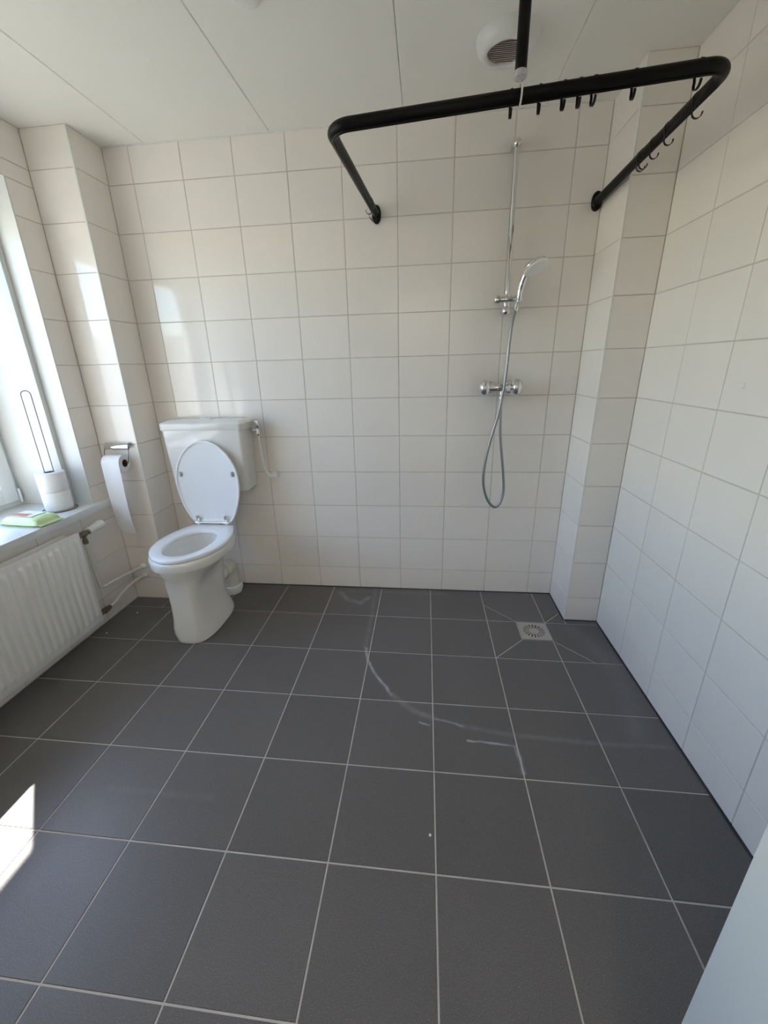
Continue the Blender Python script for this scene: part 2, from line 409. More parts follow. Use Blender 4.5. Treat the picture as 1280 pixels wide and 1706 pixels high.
wall_front = struct('wall_front', mb, MT['tile'], 'wall behind the viewer with the doorway')
mb = MB(); mb.box(0.2, 3.2, -4.1, -4.0, -0.1, ZC + 0.1)
struct('wall_hall_front', mb, MT['hallp'], 'hall wall beyond the doorway')
struct('wall_hall_left', MB().box(0.2, 0.3, -4.0, YF - 0.12, -0.1, ZC + 0.1), MT['hallp'], 'left hall wall')
struct('wall_hall_right', MB().box(3.1, 3.2, -4.0, YF - 0.12, -0.1, ZC + 0.1), MT['hallp'], 'right hall wall')
struct('floor_hall', MB().box(0.3, 3.1, -4.0, YF - 0.0, -0.1, -0.002), MT['wood'], 'hall floor beyond the doorway')
hl = thing('hall_fill_lamp', (1.65, -3.4, ZC - 0.03), 'added fill lamp on the unseen hall ceiling beyond the doorway', 'lamp')  # added lamp, out of view, fills the room from behind the camera
hl['kind'] = 'structure'; del hl['category']
MB().lathe([(0.12, 0.03), (0.13, 0.0), (0.11, -0.04), (0.06, -0.06), (0.001, -0.065)], (1.65, -3.4, ZC - 0.03), (0, 0, 1), 32).build('fill_lamp_bowl', MT['fillglow'], hl)
struct('ceiling_hall', MB().box(0.3, 3.1, -4.0, YF - 0.12, ZC, ZC + 0.1), MT['ceiling'], 'hall ceiling')

# corner profiles, white
struct('trim_1', MB().rbox(PLX - 0.007, PLX + 0.0012, PLY - 0.0012, PLY + 0.007, 0.0, ZC, 0.0015), MT['trimw'], 'white edge profile on the left pillar corner')
struct('trim_2', MB().rbox(PRX - 0.0012, PRX + 0.006, PRY - 0.0012, PRY + 0.006, 0.0, ZC, 0.0015), MT['trimw'], 'white edge profile on the right pillar corner')
mb = MB(); mb.box(PLX, PRX, -0.006, 0.0, ZC - 0.005, ZC); struct('trim_3', mb, MT['trimw'], 'white sealant line between ceiling and back wall')

# ------------------------------------------------------------------ floor
struct_floor = struct('floor', MB().box(XL - 0.02, XR + 0.02, YF - 0.02, 0.05, -0.10, -0.0016), MT['fgrout'], 'floor of dark grey square tiles with light joints')
def poly_tile(parent, poly, gap=0.0042, th=0.0016):
    n = len(poly); cen = Vector((sum(p[0] for p in poly) / n, sum(p[1] for p in poly) / n))
    area = sum(poly[i][0] * poly[(i + 1) % n][1] - poly[(i + 1) % n][0] * poly[i][1] for i in range(n))
    if area < 0: poly = poly[::-1]
    def inset(d):
        out = []
        for i in range(n):
            a, b, c = Vector(poly[i - 1]), Vector(poly[i]), Vector(poly[(i + 1) % n])
            e1, e2 = (b - a).normalized(), (c - b).normalized()
            n1, n2 = Vector((-e1.y, e1.x)), Vector((-e2.y, e2.x))
            k = 1 + n1.dot(n2)
            out.append(b + (n1 + n2) * (d / k))
        return out
    lo, hi = inset(gap / 2), inset(gap / 2 + 0.001)
    me = bpy.data.meshes.new('floor_tile')
    v = [(p.x - cen.x, p.y - cen.y, -th) for p in lo] + [(p.x - cen.x, p.y - cen.y, 0) for p in hi]
    f = [tuple(range(n, 2 * n))] + [(i, (i + 1) % n, n + (i + 1) % n, n + i) for i in range(n)]
    me.from_pydata(v, [], f); me.materials.append(MT['floor'])
    o = bpy.data.objects.new('floor_tile', me); COL.objects.link(o); o.parent = parent; o.location = (cen.x, cen.y, 0)
FX = [XL] + [0.1989 + 0.3 * i for i in range(8)] + [XR]
FY = [0.0] + [-(0.0051 + 0.3 * j) for j in range(1, 10)] + [YF]
DRX0, DRX1, DRY0, DRY1 = 2.150, 2.2989, -0.4570, -0.3051
for i in range(len(FX) - 1):
    for j in range(len(FY) - 1):
        x0, x1, y1, y0 = FX[i], FX[i + 1], FY[j], FY[j + 1]
        if j == 0:
            if i == 0:
                poly_tile(struct_floor, [(x0, y0), (PLX, y0), (PLX, PLY), (x0, PLY)]); poly_tile(struct_floor, [(PLX, y0), (x1, y0), (x1, y1), (PLX, y1)]); continue
            if i == 7:
                poly_tile(struct_floor, [(x0, y0), (2.15, y0), (x0, -0.153)])
                poly_tile(struct_floor, [(2.15, y0), (x1, y0), (x1, y1), (x0, y1), (x0, -0.153)]); continue
            if i == 8:
                poly_tile(struct_floor, [(x0, y0), (2.392, -0.212), (PRX, -0.212), (PRX, y1), (x0, y1)])
                poly_tile(struct_floor, [(x0, y0), (PRX, y0), (PRX, -0.212), (2.392, -0.212)])
                poly_tile(struct_floor, [(PRX, y0), (x1, y0), (x1, PRY), (PRX, PRY)]); continue
        if j == 1 and i == 7:
            poly_tile(struct_floor, [(x0, y0), (DRX0, DRY0), (DRX0, y1), (x0, y1)])
            poly_tile(struct_floor, [(x0, y0), (x1, y0), (x1, DRY0), (DRX0, DRY0)]); continue
        if j == 1 and i == 8:
            poly_tile(struct_floor, [(x0, DRY0), (x0, y0), (2.445, y0)])
            poly_tile(struct_floor, [(x0, DRY0), (2.445, y0), (x1, y0), (x1, y1), (x0, y1)]); continue
        poly_tile(struct_floor, [(x0, y0), (x1, y0), (x1, y1), (x0, y1)])
# dark sealant bead along the foot of the walls
mb = MB()
mb.box(PLX, PRX, -0.006, 0.002, -0.001, 0.0035); mb.box(XR - 0.006, XR + 0.002, YF, PRY, -0.001, 0.0035)
mb.box(PRX - 0.006, PRX + 0.002, PRY, 0, -0.001, 0.0035); mb.box(PRX, XR, PRY - 0.006, PRY + 0.002, -0.001, 0.0035)
struct('trim_4', mb, simple('dark_sealant', (0.03, 0.032, 0.034, 1), 0.5), 'dark sealant line where floor meets tiled walls')

# floor drain
dr = thing('floor_drain', ((DRX0 + DRX1) / 2, (DRY0 + DRY1) / 2, 0), 'square steel shower drain with radial slots in the dark floor', 'drain')
mb = MB(); e = 0.0035
for a in ((DRX0, DRX1, DRY0, DRY0 + e), (DRX0, DRX1, DRY1 - e, DRY1), (DRX0, DRX0 + e, DRY0 + e, DRY1 - e), (DRX1 - e, DRX1, DRY0 + e, DRY1 - e)):
    mb.box(a[0], a[1], a[2], a[3], -0.002, 0.0012)
mb.build('frame', MT['steel'], dr, smooth=0)
cx, cy = dr.location.x, dr.location.y; hw = (DRX1 - DRX0) / 2 - 0.0045
mb = MB(); angs = []; NS = 18
for k in range(NS):
    c = 2 * math.pi * (k + 0.3) / NS
    angs += [(c - 0.062, True), (c + 0.062, False)]
def sqp(a):
    s = hw / max(abs(math.cos(a)), abs(math.sin(a))); return (cx + s * math.cos(a), cy + s * math.sin(a))
allang = sorted([a % (2 * math.pi) for a, _ in angs] + [math.pi / 4 + k * math.pi / 2 for k in range(4)])
slots = [2 * math.pi * (k + 0.3) / NS for k in range(NS)]
z = 0.0008
for a, b in zip(allang, allang[1:] + [allang[0] + 2 * math.pi]):
    mid = (a + b) / 2
    is_slot = any(abs((mid - s + math.pi) % (2 * math.pi) - math.pi) < 0.06 for s in slots)
    ring = lambda r, t: (cx + r * math.cos(t), cy + r * math.sin(t), z)
    mb.add([(cx, cy, z), ring(0.024, a), ring(0.024, b)], [(0, 1, 2)])
    if not is_slot: mb.add([ring(0.024, a), ring(0.054, a), ring(0.054, b), ring(0.024, b)], [(0, 1, 2, 3)])
    mb.add([ring(0.054, a), (*sqp(a), z), (*sqp(b), z), ring(0.054, b)], [(0, 1, 2, 3)])
plate = mb.build('slotted_plate', MT['steel'], dr, smooth=0)
bm = bmesh.new(); bm.from_mesh(plate.data); bmesh.ops.remove_doubles(bm, verts=bm.verts[:], dist=1e-5)
bmesh.ops.recalc_face_normals(bm, faces=bm.faces[:])
if bm.faces[:][0].normal.z < 0: bmesh.ops.reverse_faces(bm, faces=bm.faces[:])
bmesh.ops.solidify(bm, geom=bm.faces[:], thickness=0.0012); bm.to_mesh(plate.data); bm.free()
MB().box(DRX0 + 0.004, DRX1 - 0.004, DRY0 + 0.004, DRY1 - 0.004, -0.0015, -0.0012).build('dark_gully', MT['dark'], dr, smooth=0)

# ------------------------------------------------------------------ ceiling
ceil = struct('ceiling', MB().box(XO, XR + 0.12, YF - 0.12, 0.12, ZC + 0.010, ZC + 0.1), MT['grout'], 'white ceiling of wide panels')
PX = [XL - 0.02, 0.342, 0.943, 1.546, 2.140, XR + 0.02]
for a, b in zip(PX[:-1], PX[1:]):
    g = 0.0008
    v = []
    for (d, zz) in ((0, ZC + 0.012), (0, ZC + 0.0025), (0.0025, ZC)):
        v.append([(a + g + d, YF - 0.01, zz), (b - g - d, YF - 0.01, zz), (b - g - d, 0.02, zz), (a + g + d, 0.02, zz)])
    mb = MB(); mb.loft(v); mb.build('ceiling_panel', MT['ceiling'], ceil, smooth=0)

# ventilation valve
vt = thing('ceiling_vent', (1.905, -0.415, ZC), 'round white ventilation grille on the ceiling behind the black rod', 'vent')
o = (1.905, -0.415, ZC)
mb = MB(); mb.lathe([(0.070, 0.004), (0.099, 0.0), (0.100, -0.010), (0.094, -0.028), (0.082, -0.042), (0.070, -0.046), (0.064, -0.043), (0.062, -0.036), (0.062, -0.004)], o, (0, 0, 1), 48, caps=False)
mb.build('rim', MT['pvc'], vt, smooth=60)
for k in range(-6, 7):
    yy = k * 0.0092; L = math.sqrt(max(0.0, 0.0622 ** 2 - yy * yy))
    if L < 0.01: continue
    a = Vector((0, 0.0045, 0.0035)); c = Vector((o[0], o[1] + yy, ZC - 0.034)); t = Vector((0, 0.0007, -0.0009))
    mb = MB(); q = []
    for xx in (-L, L):
        X = Vector((xx, 0, 0)); q.append([c + X - a - t, c + X + a - t, c + X + a + t, c + X - a + t])
    mb.loft(q); mb.build('slat', MT['grille'], vt, smooth=0)
MB().lathe([(0.0005, -0.012), (0.063, -0.012), (0.063, -0.009), (0.0005, -0.009)], o, (0, 0, 1), 32).build('duct_screen', MT['grille'], vt)

cf = MB().lathe([(0.043, 0.0), (0.045, -0.006), (0.042, -0.016), (0.030, -0.021), (0.001, -0.022)], (1.133, -0.705, ZC), (0, 0, 1), 32).build('ceiling_fitting', MT['pvc'], None, (1.133, -0.705, ZC), 60)
tag(cf, 'small round white ceiling fitting cut off by the top edge', 'fitting')

# ------------------------------------------------------------------ window
win = bpy.data.objects.new('window_1', None); COL.objects.link(win); win.location = (-0.35, WY1, 0.66); win['kind'] = 'structure'
win['label'] = 'white framed window with deep sill in the left wall'
XW = -0.49
# lining of the reveal: side, head, far side; a stepped outer lining nearer the glass
MB().box(-0.60, XL + 0.0005, WY1 - 0.001, WY1 + 0.006, 0.655, WZ1).build('reveal_lining', MT['paint'], win, smooth=0)
MB().box(-0.60, XL + 0.0005, WY0 - 0.006, WY0 + 0.001, 0.655, WZ1).build('reveal_lining', MT['paint'], win, smooth=0)
MB().box(-0.60, XL + 0.0005, WY0, WY1, WZ1 - 0.001, WZ1 + 0.006).build('reveal_lining', MT['paint'], win, smooth=0)
S2 = 0.028
MB().rbox(-0.52, -0.200, WY1 - S2, WY1, 0.655, WZ1, 0.002).build('inner_lining', MT['paint'], win)
MB().rbox(-0.52, -0.200, WY0, WY0 + S2, 0.655, WZ1, 0.002).build('inner_lining', MT['paint'], win)
MB().rbox(-0.52, -0.200, WY0 + S2, WY1 - S2, WZ1 - S2, WZ1, 0.002).build('inner_lining', MT['paint'], win)
# sill board
MB().rbox(-0.56, -0.050, WY0, PLY - 0.001, 0.623, 0.660, 0.003).build('window_sill', MT['sill'], win)
# fixed frame
fy0, fy1, fz0, fz1 = WY0 + S2, WY1 - S2, 0.660, WZ1 - S2
fw = 0.045
mb = MB()
mb.box(XW - 0.06, XW, fy1 - fw, fy1, fz0, fz1); mb.box(XW - 0.06, XW, fy0, fy0 + fw, fz0, fz1)
mb.box(XW - 0.06, XW, fy0 + fw, fy1 - fw, fz0, fz0 + fw); mb.box(XW - 0.06, XW, fy0 + fw, fy1 - fw, fz1 - fw, fz1)
mb.build('window_frame', MT['pvc'], win, smooth=0)
# sash, proud of the frame
sy0, sy1, sz0, sz1 = fy0 + 0.02, fy1 - 0.026, fz0 + 0.030, fz1 - 0.022
sw = 0.075; xs0, xs1 = XW - 0.035, XW + 0.022
for a in ((sy1 - sw, sy1, sz0, sz1), (sy0, sy0 + sw, sz0, sz1), (sy0 + sw, sy1 - sw, sz0, sz0 + sw), (sy0 + sw, sy1 - sw, sz1 - sw, sz1)):
    MB().rbox(xs0, xs1, a[0], a[1], a[2], a[3], 0.004).build('sash_rail', MT['pvc'], win)
MB().box(XW - 0.012, XW - 0.006, sy0 + sw - 0.01, sy1 - sw + 0.01, sz0 + sw - 0.01, sz1 - sw + 0.01).build('pane', MT['glass'], win, smooth=0)
MB().tube([(xs1 + 0.004, sy1 + 0.006, sz0 - 0.012), (xs1 + 0.004, sy1 + 0.006, sz0 + 0.06)], 0.006, 10).build('hinge', MT['pvc'], win)
struct('ground_outside', MB().box(-30, XO - 0.05, -25, 25, -0.45, -0.35), MT['pave'], 'sunlit ground outside the window')
struct('bounce_wall', MB().box(-8.0, XO - 0.05, -3.6, -3.4, -0.4, 1.75), MT['render'], 'unseen white wall added outside the window to bounce sunlight in')  # added out of view, bounces sun onto the window jamb and left pillar
struct('sun_blocker_eave', MB().box(-1.00, XO, -6, 4, 2.51, 2.62), MT['paint'], 'unseen overhang added above the window to block the sun')  # added out of view, placed to cut off the floor sun patch

# ------------------------------------------------------------------ door leaf at the right edge of the picture
door = bpy.data.objects.new('door_1', None); COL.objects.link(door); door.location = (2.07, -2.72, 0); door['kind'] = 'structure'
door['label'] = 'white door leaf standing open at the bottom right'
MB().rbox(2.05, 2.088, -2.73, -1.86, 0.008, 2.03, 0.002).build('door_leaf', MT['paint'], door)
mb = MB(); mb.rbox(2.042, 2.05, -1.945, -1.905, 0.98, 1.14, 0.003); mb.tube(fillet([(2.05, -1.925, 1.06), (2.0, -1.925, 1.06), (2.0, -2.04, 1.06)], 0.012), 0.009, 12)
mb.build('door_handle', MT['steel'], door)
mb = MB(); mb.box(DX0 - 0.06, DX0, YF, YF + 0.015, 0, DZ + 0.06); mb.box(DX1 + 0.002, DX1 + 0.06, YF, YF + 0.015, 0, DZ + 0.06); mb.box(DX0, DX1, YF, YF + 0.015, DZ, DZ + 0.06)
mb.build('door_architrave', MT['paint'], door, smooth=0)

# ------------------------------------------------------------------ toilet
TX = 0.470
def egg(zc, yf, yb, yc, hw, nf=2.2, nb=2.4, N=64):
    out = []
    for k in range(N):
        t = 2 * math.pi * k / N; c, s = math.cos(t), math.sin(t)
        n = nf if s < 0 else nb
        x = hw * math.copysign(abs(c) ** (2 / n), c); ay = (yc - yf) if s < 0 else (yb - yc)
        out.append(Vector((TX + x, yc + ay * math.copysign(abs(s) ** (2 / n), s), zc)))
    return out
toilet = thing('toilet', (TX, -0.42, 0), 'white raised floor-standing toilet with its lid up', 'toilet')
rings = [
    egg(0.000, -0.618, -0.212, -0.40, 0.100, 3.0, 2.4), egg(0.004, -0.622, -0.207, -0.40, 0.105, 3.0, 2.4), egg(0.020, -0.622, -0.207, -0.40, 0.105, 3.0, 2.4),
    egg(0.050, -0.619, -0.212, -0.41, 0.096, 4.5, 2.3), egg(0.085, -0.616, -0.222, -0.42, 0.086, 6.0, 2.3), egg(0.130, -0.613, -0.232, -0.42, 0.078, 6.0, 2.3),
    egg(0.200, -0.611, -0.225, -0.42, 0.076, 6.0, 2.3), egg(0.270, -0.610, -0.205, -0.42, 0.079, 6.0, 2.3), egg(0.315, -0.611, -0.195, -0.42, 0.084, 6.0, 2.3),
    egg(0.340, -0.617, -0.188, -0.42, 0.099, 3.6, 2.4), egg(0.365, -0.630, -0.182, -0.42, 0.125, 2.3, 2.5), egg(0.390, -0.642, -0.180, -0.42, 0.150, 2.2, 2.6),
    egg(0.404, -0.643, -0.180, -0.42, 0.160, 2.2, 2.6), egg(0.413, -0.645, -0.179, -0.42, 0.166, 2.2, 2.6), egg(0.416, -0.657, -0.172, -0.42, 0.179, 2.2, 2.6), egg(0.422, -0.659, -0.170, -0.42, 0.181, 2.2, 2.6),
    egg(0.452, -0.659, -0.170, -0.42, 0.181, 2.2, 2.6), egg(0.461, -0.656, -0.173, -0.42, 0.178, 2.2, 2.6), egg(0.465, -0.648, -0.180, -0.42, 0.170, 2.2, 2.6),
    egg(0.465, -0.618, -0.262, -0.44, 0.122, 2.1, 2.1), egg(0.455, -0.612, -0.268, -0.44, 0.117, 2.1, 2.1), egg(0.430, -0.612, -0.266, -0.44, 0.120, 2.1, 2.1),
    egg(0.380, -0.585, -0.275, -0.43, 0.105, 2.1, 2.1), egg(0.330, -0.540, -0.285, -0.40, 0.080, 2.1, 2.1), egg(0.290, -0.500, -0.30, -0.40, 0.058, 2.1, 2.1), egg(0.26, -0.46, -0.33, -0.40, 0.040, 2, 2)]
bowl = MB().loft(rings).build('bowl', MT['ceramic'], toilet, smooth=50)
MB().loft([egg(0.325, -0.528, -0.288, -0.40, 0.074, 2.1, 2.1), egg(0.326, -0.528, -0.288, -0.40, 0.074, 2.1, 2.1)]).build('water', MT['water'], bowl)
MB().lathe([(0.047, 0.0), (0.049, 0.004), (0.049, 0.072), (0.047, 0.076)], (TX, -0.250, 0.188), (0, 1, 0), 32).build('outlet_spigot', MT['ceramic'], bowl)
def smooth_outline(half, N=72, cy=-0.42):
    pts = spline([(w, y, 0) for y, w in half], 8)
    poly = [(p.x, p.y) for p in pts] + [(-p.x, p.y) for p in reversed(pts)]
    out = []
    for k in range(N):
        t = 2 * math.pi * k / N; d = Vector((math.cos(t), math.sin(t))); best = 0.0
        for i in range(len(poly)):
            a = Vector(poly[i]) - Vector((0, cy)); b = Vector(poly[(i + 1) % len(poly)]) - Vector((0, cy))
            e = b - a; den = d.x * e.y - d.y * e.x
            if abs(den) < 1e-12: continue
            s = (a.x * e.y - a.y * e.x) / den; u = (a.x * d.y - a.y * d.x) / den
            if s > 0 and -1e-6 <= u <= 1 + 1e-6: best = max(best, s)
        out.append((d.x * best, cy + d.y * best))
    return out
HALF = [(-0.186, 0.118), (-0.205, 0.126), (-0.25, 0.148), (-0.30, 0.167), (-0.36, 0.180), (-0.42, 0.184), (-0.48, 0.178), (-0.53, 0.163), (-0.58, 0.134), (-0.62, 0.097), (-0.645, 0.058), (-0.657, 0.020), (-0.658, 0.0)]
HOLE = [(-0.283, 0.0), (-0.286, 0.030), (-0.305, 0.065), (-0.34, 0.090), (-0.40, 0.108), (-0.46, 0.109), (-0.52, 0.096), (-0.565, 0.070), (-0.59, 0.038), (-0.598, 0.0)]
def ins(loop, d, cy=-0.42):
    out = []
    for x, y in loop:
        v = Vector((x, y - cy)); L = v.length; v *= max(0, L - d) / L; out.append((v.x, v.y + cy))
    return out
OUT = smooth_outline(HALF); INN = smooth_outline(HOLE)
Z0, Z1 = 0.4665, 0.486
R3 = lambda lp, zz: [(TX + x, y, zz) for x, y in lp]
seat = MB().loft([R3(OUT, Z0 + 0.004), R3(OUT, Z1 - 0.007), R3(ins(OUT, 0.003), Z1 - 0.002), R3(ins(OUT, 0.009), Z1), R3(ins(INN, -0.010), Z1 - 0.001), R3(ins(INN, -0.003), Z1 - 0.004), R3(INN, Z1 - 0.010), R3(INN, Z0 + 0.003), R3(ins(INN, -0.004), Z0), R3(ins(OUT, 0.004), Z0), R3(OUT, Z0 + 0.004)], False, False).build('seat', MT['seat'], toilet, smooth=50)
# raised lid leaning back against the cistern
hy, hz, lean = -0.188, 0.500, math.radians(2.6)
def lidp(x, y, d):          # outline x, seat-plan y -> raised plane; d towards the viewer
    s = (-0.186 - y) * 0.965
    return (TX + x * 0.985, hy + s * math.sin(lean) - d, hz + s * math.cos(lean))
L3 = lambda lp, d: [lidp(x, y, d) for x, y in lp]
lid = MB().loft([L3(ins(OUT, 0.012), -0.009), L3(ins(OUT, 0.003), -0.007), L3(OUT, -0.002), L3(OUT, 0.006), L3(ins(OUT, 0.002), 0.009), L3(ins(OUT, 0.007), 0.009), L3(ins(OUT, 0.011), 0.004), L3(ins(OUT, 0.020), 0.0015)]).build('lid', MT['seat'], toilet, smooth=50)
for sx in (-1, 1):
    b = lidp(sx * 0.150, -0.470, 0.0)
    MB().rbox(b[0] - 0.007, b[0] + 0.007, b[1] - 0.011, b[1] - 0.001, b[2] - 0.014, b[2] + 0.014, 0.004).build('bumper', MT['rubber'], lid)
    mb = MB(); hx = TX + sx * 0.082
    mb.rbox(hx - 0.009, hx + 0.009, hy - 0.0155, hy - 0.0095, 0.500, 0.542, 0.002)
    mb.tube([(hx - 0.022, hy - 0.006, 0.496), (hx + 0.016, hy - 0.006, 0.496)], 0.0062, 12)
    mb.lathe([(0.011, 0.0), (0.011, 0.008), (0.007, 0.012)], (hx - 0.004, hy - 0.006, 0.4855), (0, 0, 1), 16)
    mb.build('hinge', MT['chrome'], toilet)
MB().tube([(TX - 0.08, hy - 0.006, 0.4965), (TX + 0.08, hy - 0.006, 0.4965)], 0.004, 10).build('hinge_rod', MT['chrome'], toilet)

# waste bend
wp = thing('waste_pipe', (TX, -0.105, 0), 'white waste bend from the toilet down into the floor', 'pipe')
MB().tube(fillet([(TX, -0.172, 0.188), (TX, -0.098, 0.188), (TX, -0.098, 0.001)], 0.048, 10), 0.046, 28).build('bend', MT['pipew'], wp)
MB().lathe([(0.0505, 0.030), (0.0505, 0.0), (0.056, 0.002), (0.056, 0.030), (0.0465, 0.040), (0.0465, 0.034)], (TX, -0.205, 0.188), (0, 1, 0), 32, caps=False).build('seal_collar', MT['pipew'], wp)
MB().lathe([(0.047, 0.052), (0.058, 0.050), (0.061, 0.045), (0.061, 0.022), (0.055, 0.018), (0.053, 0.0)], (TX, -0.098, 0.0), (0, 0, 1), 36, caps=False).build('floor_collar', MT['pvc'], wp)

# cistern
def rr(x0, x1, y0, y1, zz, r, n=5):
    out = []
    for cx_, cy_, a0 in ((x1 - r, y1 - r, 0), (x0 + r, y1 - r, 90), (x0 + r, y0 + r, 180), (x1 - r, y0 + r, 270)):
        for k in range(n + 1):
            a = math.radians(a0 + 90 * k / n); out.append((cx_ + r * math.cos(a), cy_ + r * math.sin(a), zz))
    return out
cis = thing('toilet_cistern', (0.462, -0.08, 0.66), 'cream plastic cistern hung on the tiled wall behind the toilet', 'cistern')
Y1 = -0.002
MB().loft([rr(0.262, 0.662, -0.120, Y1, 0.660, 0.022), rr(0.250, 0.676, -0.134, Y1, 0.666, 0.025), rr(0.244, 0.683, -0.142, Y1, 0.682, 0.028), rr(0.230, 0.696, -0.150, Y1, 1.014, 0.028)]).build('tank', MT['cistern'], cis, smooth=50)
MB().loft([rr(0.226, 0.700, -0.155, Y1, 1.008, 0.028), rr(0.224, 0.702, -0.157, Y1, 1.012, 0.028), rr(0.224, 0.702, -0.157, Y1, 1.040, 0.028), rr(0.227, 0.699, -0.154, Y1, 1.044, 0.028), rr(0.250, 0.680, -0.112, Y1, 1.058, 0.024), rr(0.252, 0.678, -0.108, Y1, 1.0585, 0.024)]).build('cistern_lid', MT['cistern'], cis, smooth=35)
MB().loft([rr(0.428, 0.500, -0.085, -0.040, 1.0580, 0.012), rr(0.430, 0.498, -0.083, -0.042, 1.0625, 0.012)]).build('flush_button', MT['cistern'], cis)
MB().tube(fillet([(TX, -0.075, 0.662), (TX, -0.075, 0.430), (TX, -0.1685, 0.430)], 0.045), 0.020, 16).build('flush_pipe', MT['pipew'], cis)

# water supply
sup = thing('water_supply_valve', (0.735, -0.06, 0.72), 'chrome stop valve with white hose beside the cistern', 'valve')
mb = MB(); mb.tube([(0.700, -0.055, 0.992), (0.742, -0.055, 0.992)], 0.0075, 12); mb.lathe([(0.012, 0), (0.013, 0.003), (0.013, 0.012), (0.009, 0.015)], (0.701, -0.055, 0.992), (1, 0, 0), 12)
mb.lathe([(0.009, -0.030), (0.0105, -0.026), (0.0105, -0.010), (0.009, 0.0), (0.009, 0.012)], (0.740, -0.055, 0.992), (0, 0, 1), 16); mb.build('valve_body', MT['chrome'], sup)
MB().lathe([(0.008, 0.008), (0.0115, 0.012), (0.0135, 0.048), (0.012, 0.051), (0.001, 0.052)], (0.740, -0.055, 0.992), (0, 0, 1), 12).build('valve_knob', MT['chrome'], sup)
MB().tube(spline([(0.740, -0.055, 0.965), (0.741, -0.056, 0.90), (0.747, -0.054, 0.82), (0.757, -0.050, 0.765), (0.770, -0.044, 0.735)], 6), 0.0068, 12).build('hose', MT['pvc'], sup)
mb = MB(); mb.tube(fillet([(0.764, -0.046, 0.748), (0.776, -0.040, 0.726), (0.790, -0.004, 0.728)], 0.010), 0.010, 14); mb.lathe([(0.011, 0.026), (0.021, 0.020), (0.023, 0.001), (0.023, 0)], (0.790, -0.001, 0.728), (0, -1, 0), 24)
mb.build('wall_elbow', MT['pvc'], sup)

# ------------------------------------------------------------------ toilet roll on its holder
hold = thing('toilet_roll_holder', (0.018, PLY, 0.94), 'chrome toilet roll holder screwed to the left pillar', 'holder')
mb = MB(); prof = [(PLY - 0.001, 0.955), (PLY - 0.012, 0.957), (PLY - 0.024, 0.951), (PLY - 0.031, 0.938), (PLY - 0.032, 0.926)]
th = 0.002; q = []
for xx in (-0.050, 0.086):
    q.append([(xx, y, zz) for y, zz in prof] + [(xx, y + th, zz - th) for y, zz in reversed(prof)])
mb.loft(q); mb.build('cover_plate', MT['chrome'], hold, smooth=60)
MB().rbox(-0.030, 0.066, PLY - 0.006, PLY, 0.915, 0.952, 0.002).build('wall_plate', MT['chrome'], hold)
MB().tube(fillet([(-0.050, PLY - 0.010, 0.932), (-0.053, PLY - 0.026, 0.925), (-0.053, PLY - 0.050, 0.853), (0.086, PLY - 0.050, 0.853), (0.086, PLY - 0.026, 0.925), (0.082, PLY - 0.010, 0.932)], 0.006, 4), 0.0022, 8).build('wire_arm', MT['wire'], hold)
def roll(name, o, ax, R, L, rc, label, group=None):
    t = thing(name, tuple(Vector(o)), label, 'toilet roll', group)
    mb = MB(); mb.lathe([(rc + 0.001, 0), (R - 0.003, 0), (R, 0.003), (R, L - 0.003), (R - 0.003, L), (rc + 0.001, L), (rc + 0.001, 0)], o, ax, 40, caps=False); mb.build('paper', MT['paper'], t, smooth=50)
    mb = MB(); mb.lathe([(rc - 0.0005, 0.0005), (rc + 0.001, 0.0005), (rc + 0.001, L - 0.0005), (rc - 0.0005, L - 0.0005), (rc - 0.0005, 0.0005)], o, ax, 28, caps=False); mb.build('cardboard_core', MT['card'], t, smooth=50)
    return t
ry, rz, rR = PLY - 0.050, 0.853, 0.046
t1 = roll('toilet_roll', (-0.034, ry, rz), (1, 0, 0), rR, 0.100, 0.0195, 'toilet roll on the chrome holder with a long sheet hanging down')
q = []
path = [(ry - rR * math.cos(a), rz + rR * math.sin(a)) for a in [math.radians(d) for d in range(80, -1, -10)]] + [(ry - rR - 0.001, 0.80), (ry - rR - 0.003, 0.70), (ry - rR - 0.002, 0.60), (ry - rR + 0.003, 0.54), (ry - rR + 0.010, 0.50), (ry - rR + 0.019, 0.470)]
mb = MB(); rows = []
for y, zz in path:
    sh = max(0.0, (0.80 - zz)) * 0.035
    rows.append([(-0.034 + sh * 0.4, y - 0.0008, zz), (0.066 - sh * 0.6, y - 0.0008, zz - max(0, 0.55 - zz) * 0.15), (0.066 - sh * 0.6, y - 0.0002, zz - max(0, 0.55 - zz) * 0.15), (-0.034 + sh * 0.4, y - 0.0002, zz)])
mb.loft(rows).build('hanging_sheet', MT['paper'], t1, smooth=60)

# ------------------------------------------------------------------ spare roll stand on the sill
sx_, sy_ = -0.192, -0.452; zs = 0.660
st = thing('spare_roll_stand', (sx_, sy_, zs), 'thin grey wire stand for spare rolls on the window sill', 'stand')
MB().tube([(sx_ + 0.074 * math.cos(a), sy_ + 0.074 * math.sin(a), zs + 0.0022) for a in [2 * math.pi * k / 40 for k in range(41)]], 0.0021, 8).build('base_ring', MT['wire'], st)
d_ = Vector((0.018 * 0.72, 0.018 * 0.70, 0)); c_ = Vector((sx_, sy_, 0))
arc = [c_ + d_ * math.cos(a) + Vector((0, 0, 1.222 + 0.018 * math.sin(a))) for a in [math.pi * k / 10 for k in range(11)]]
MB().tube([c_ + d_ + Vector((0, 0, zs + 0.006))] + arc + [c_ - d_ + Vector((0, 0, zs + 0.006))], 0.0022, 8).build('wire_loop', MT['wire'], st)
MB().tube([c_ - d_ * 4.1 + Vector((0, 0, zs + 0.0022)), c_ + d_ * 4.1 + Vector((0, 0, zs + 0.0022))], 0.0018, 8).build('cross_wire', MT['wire'], st)
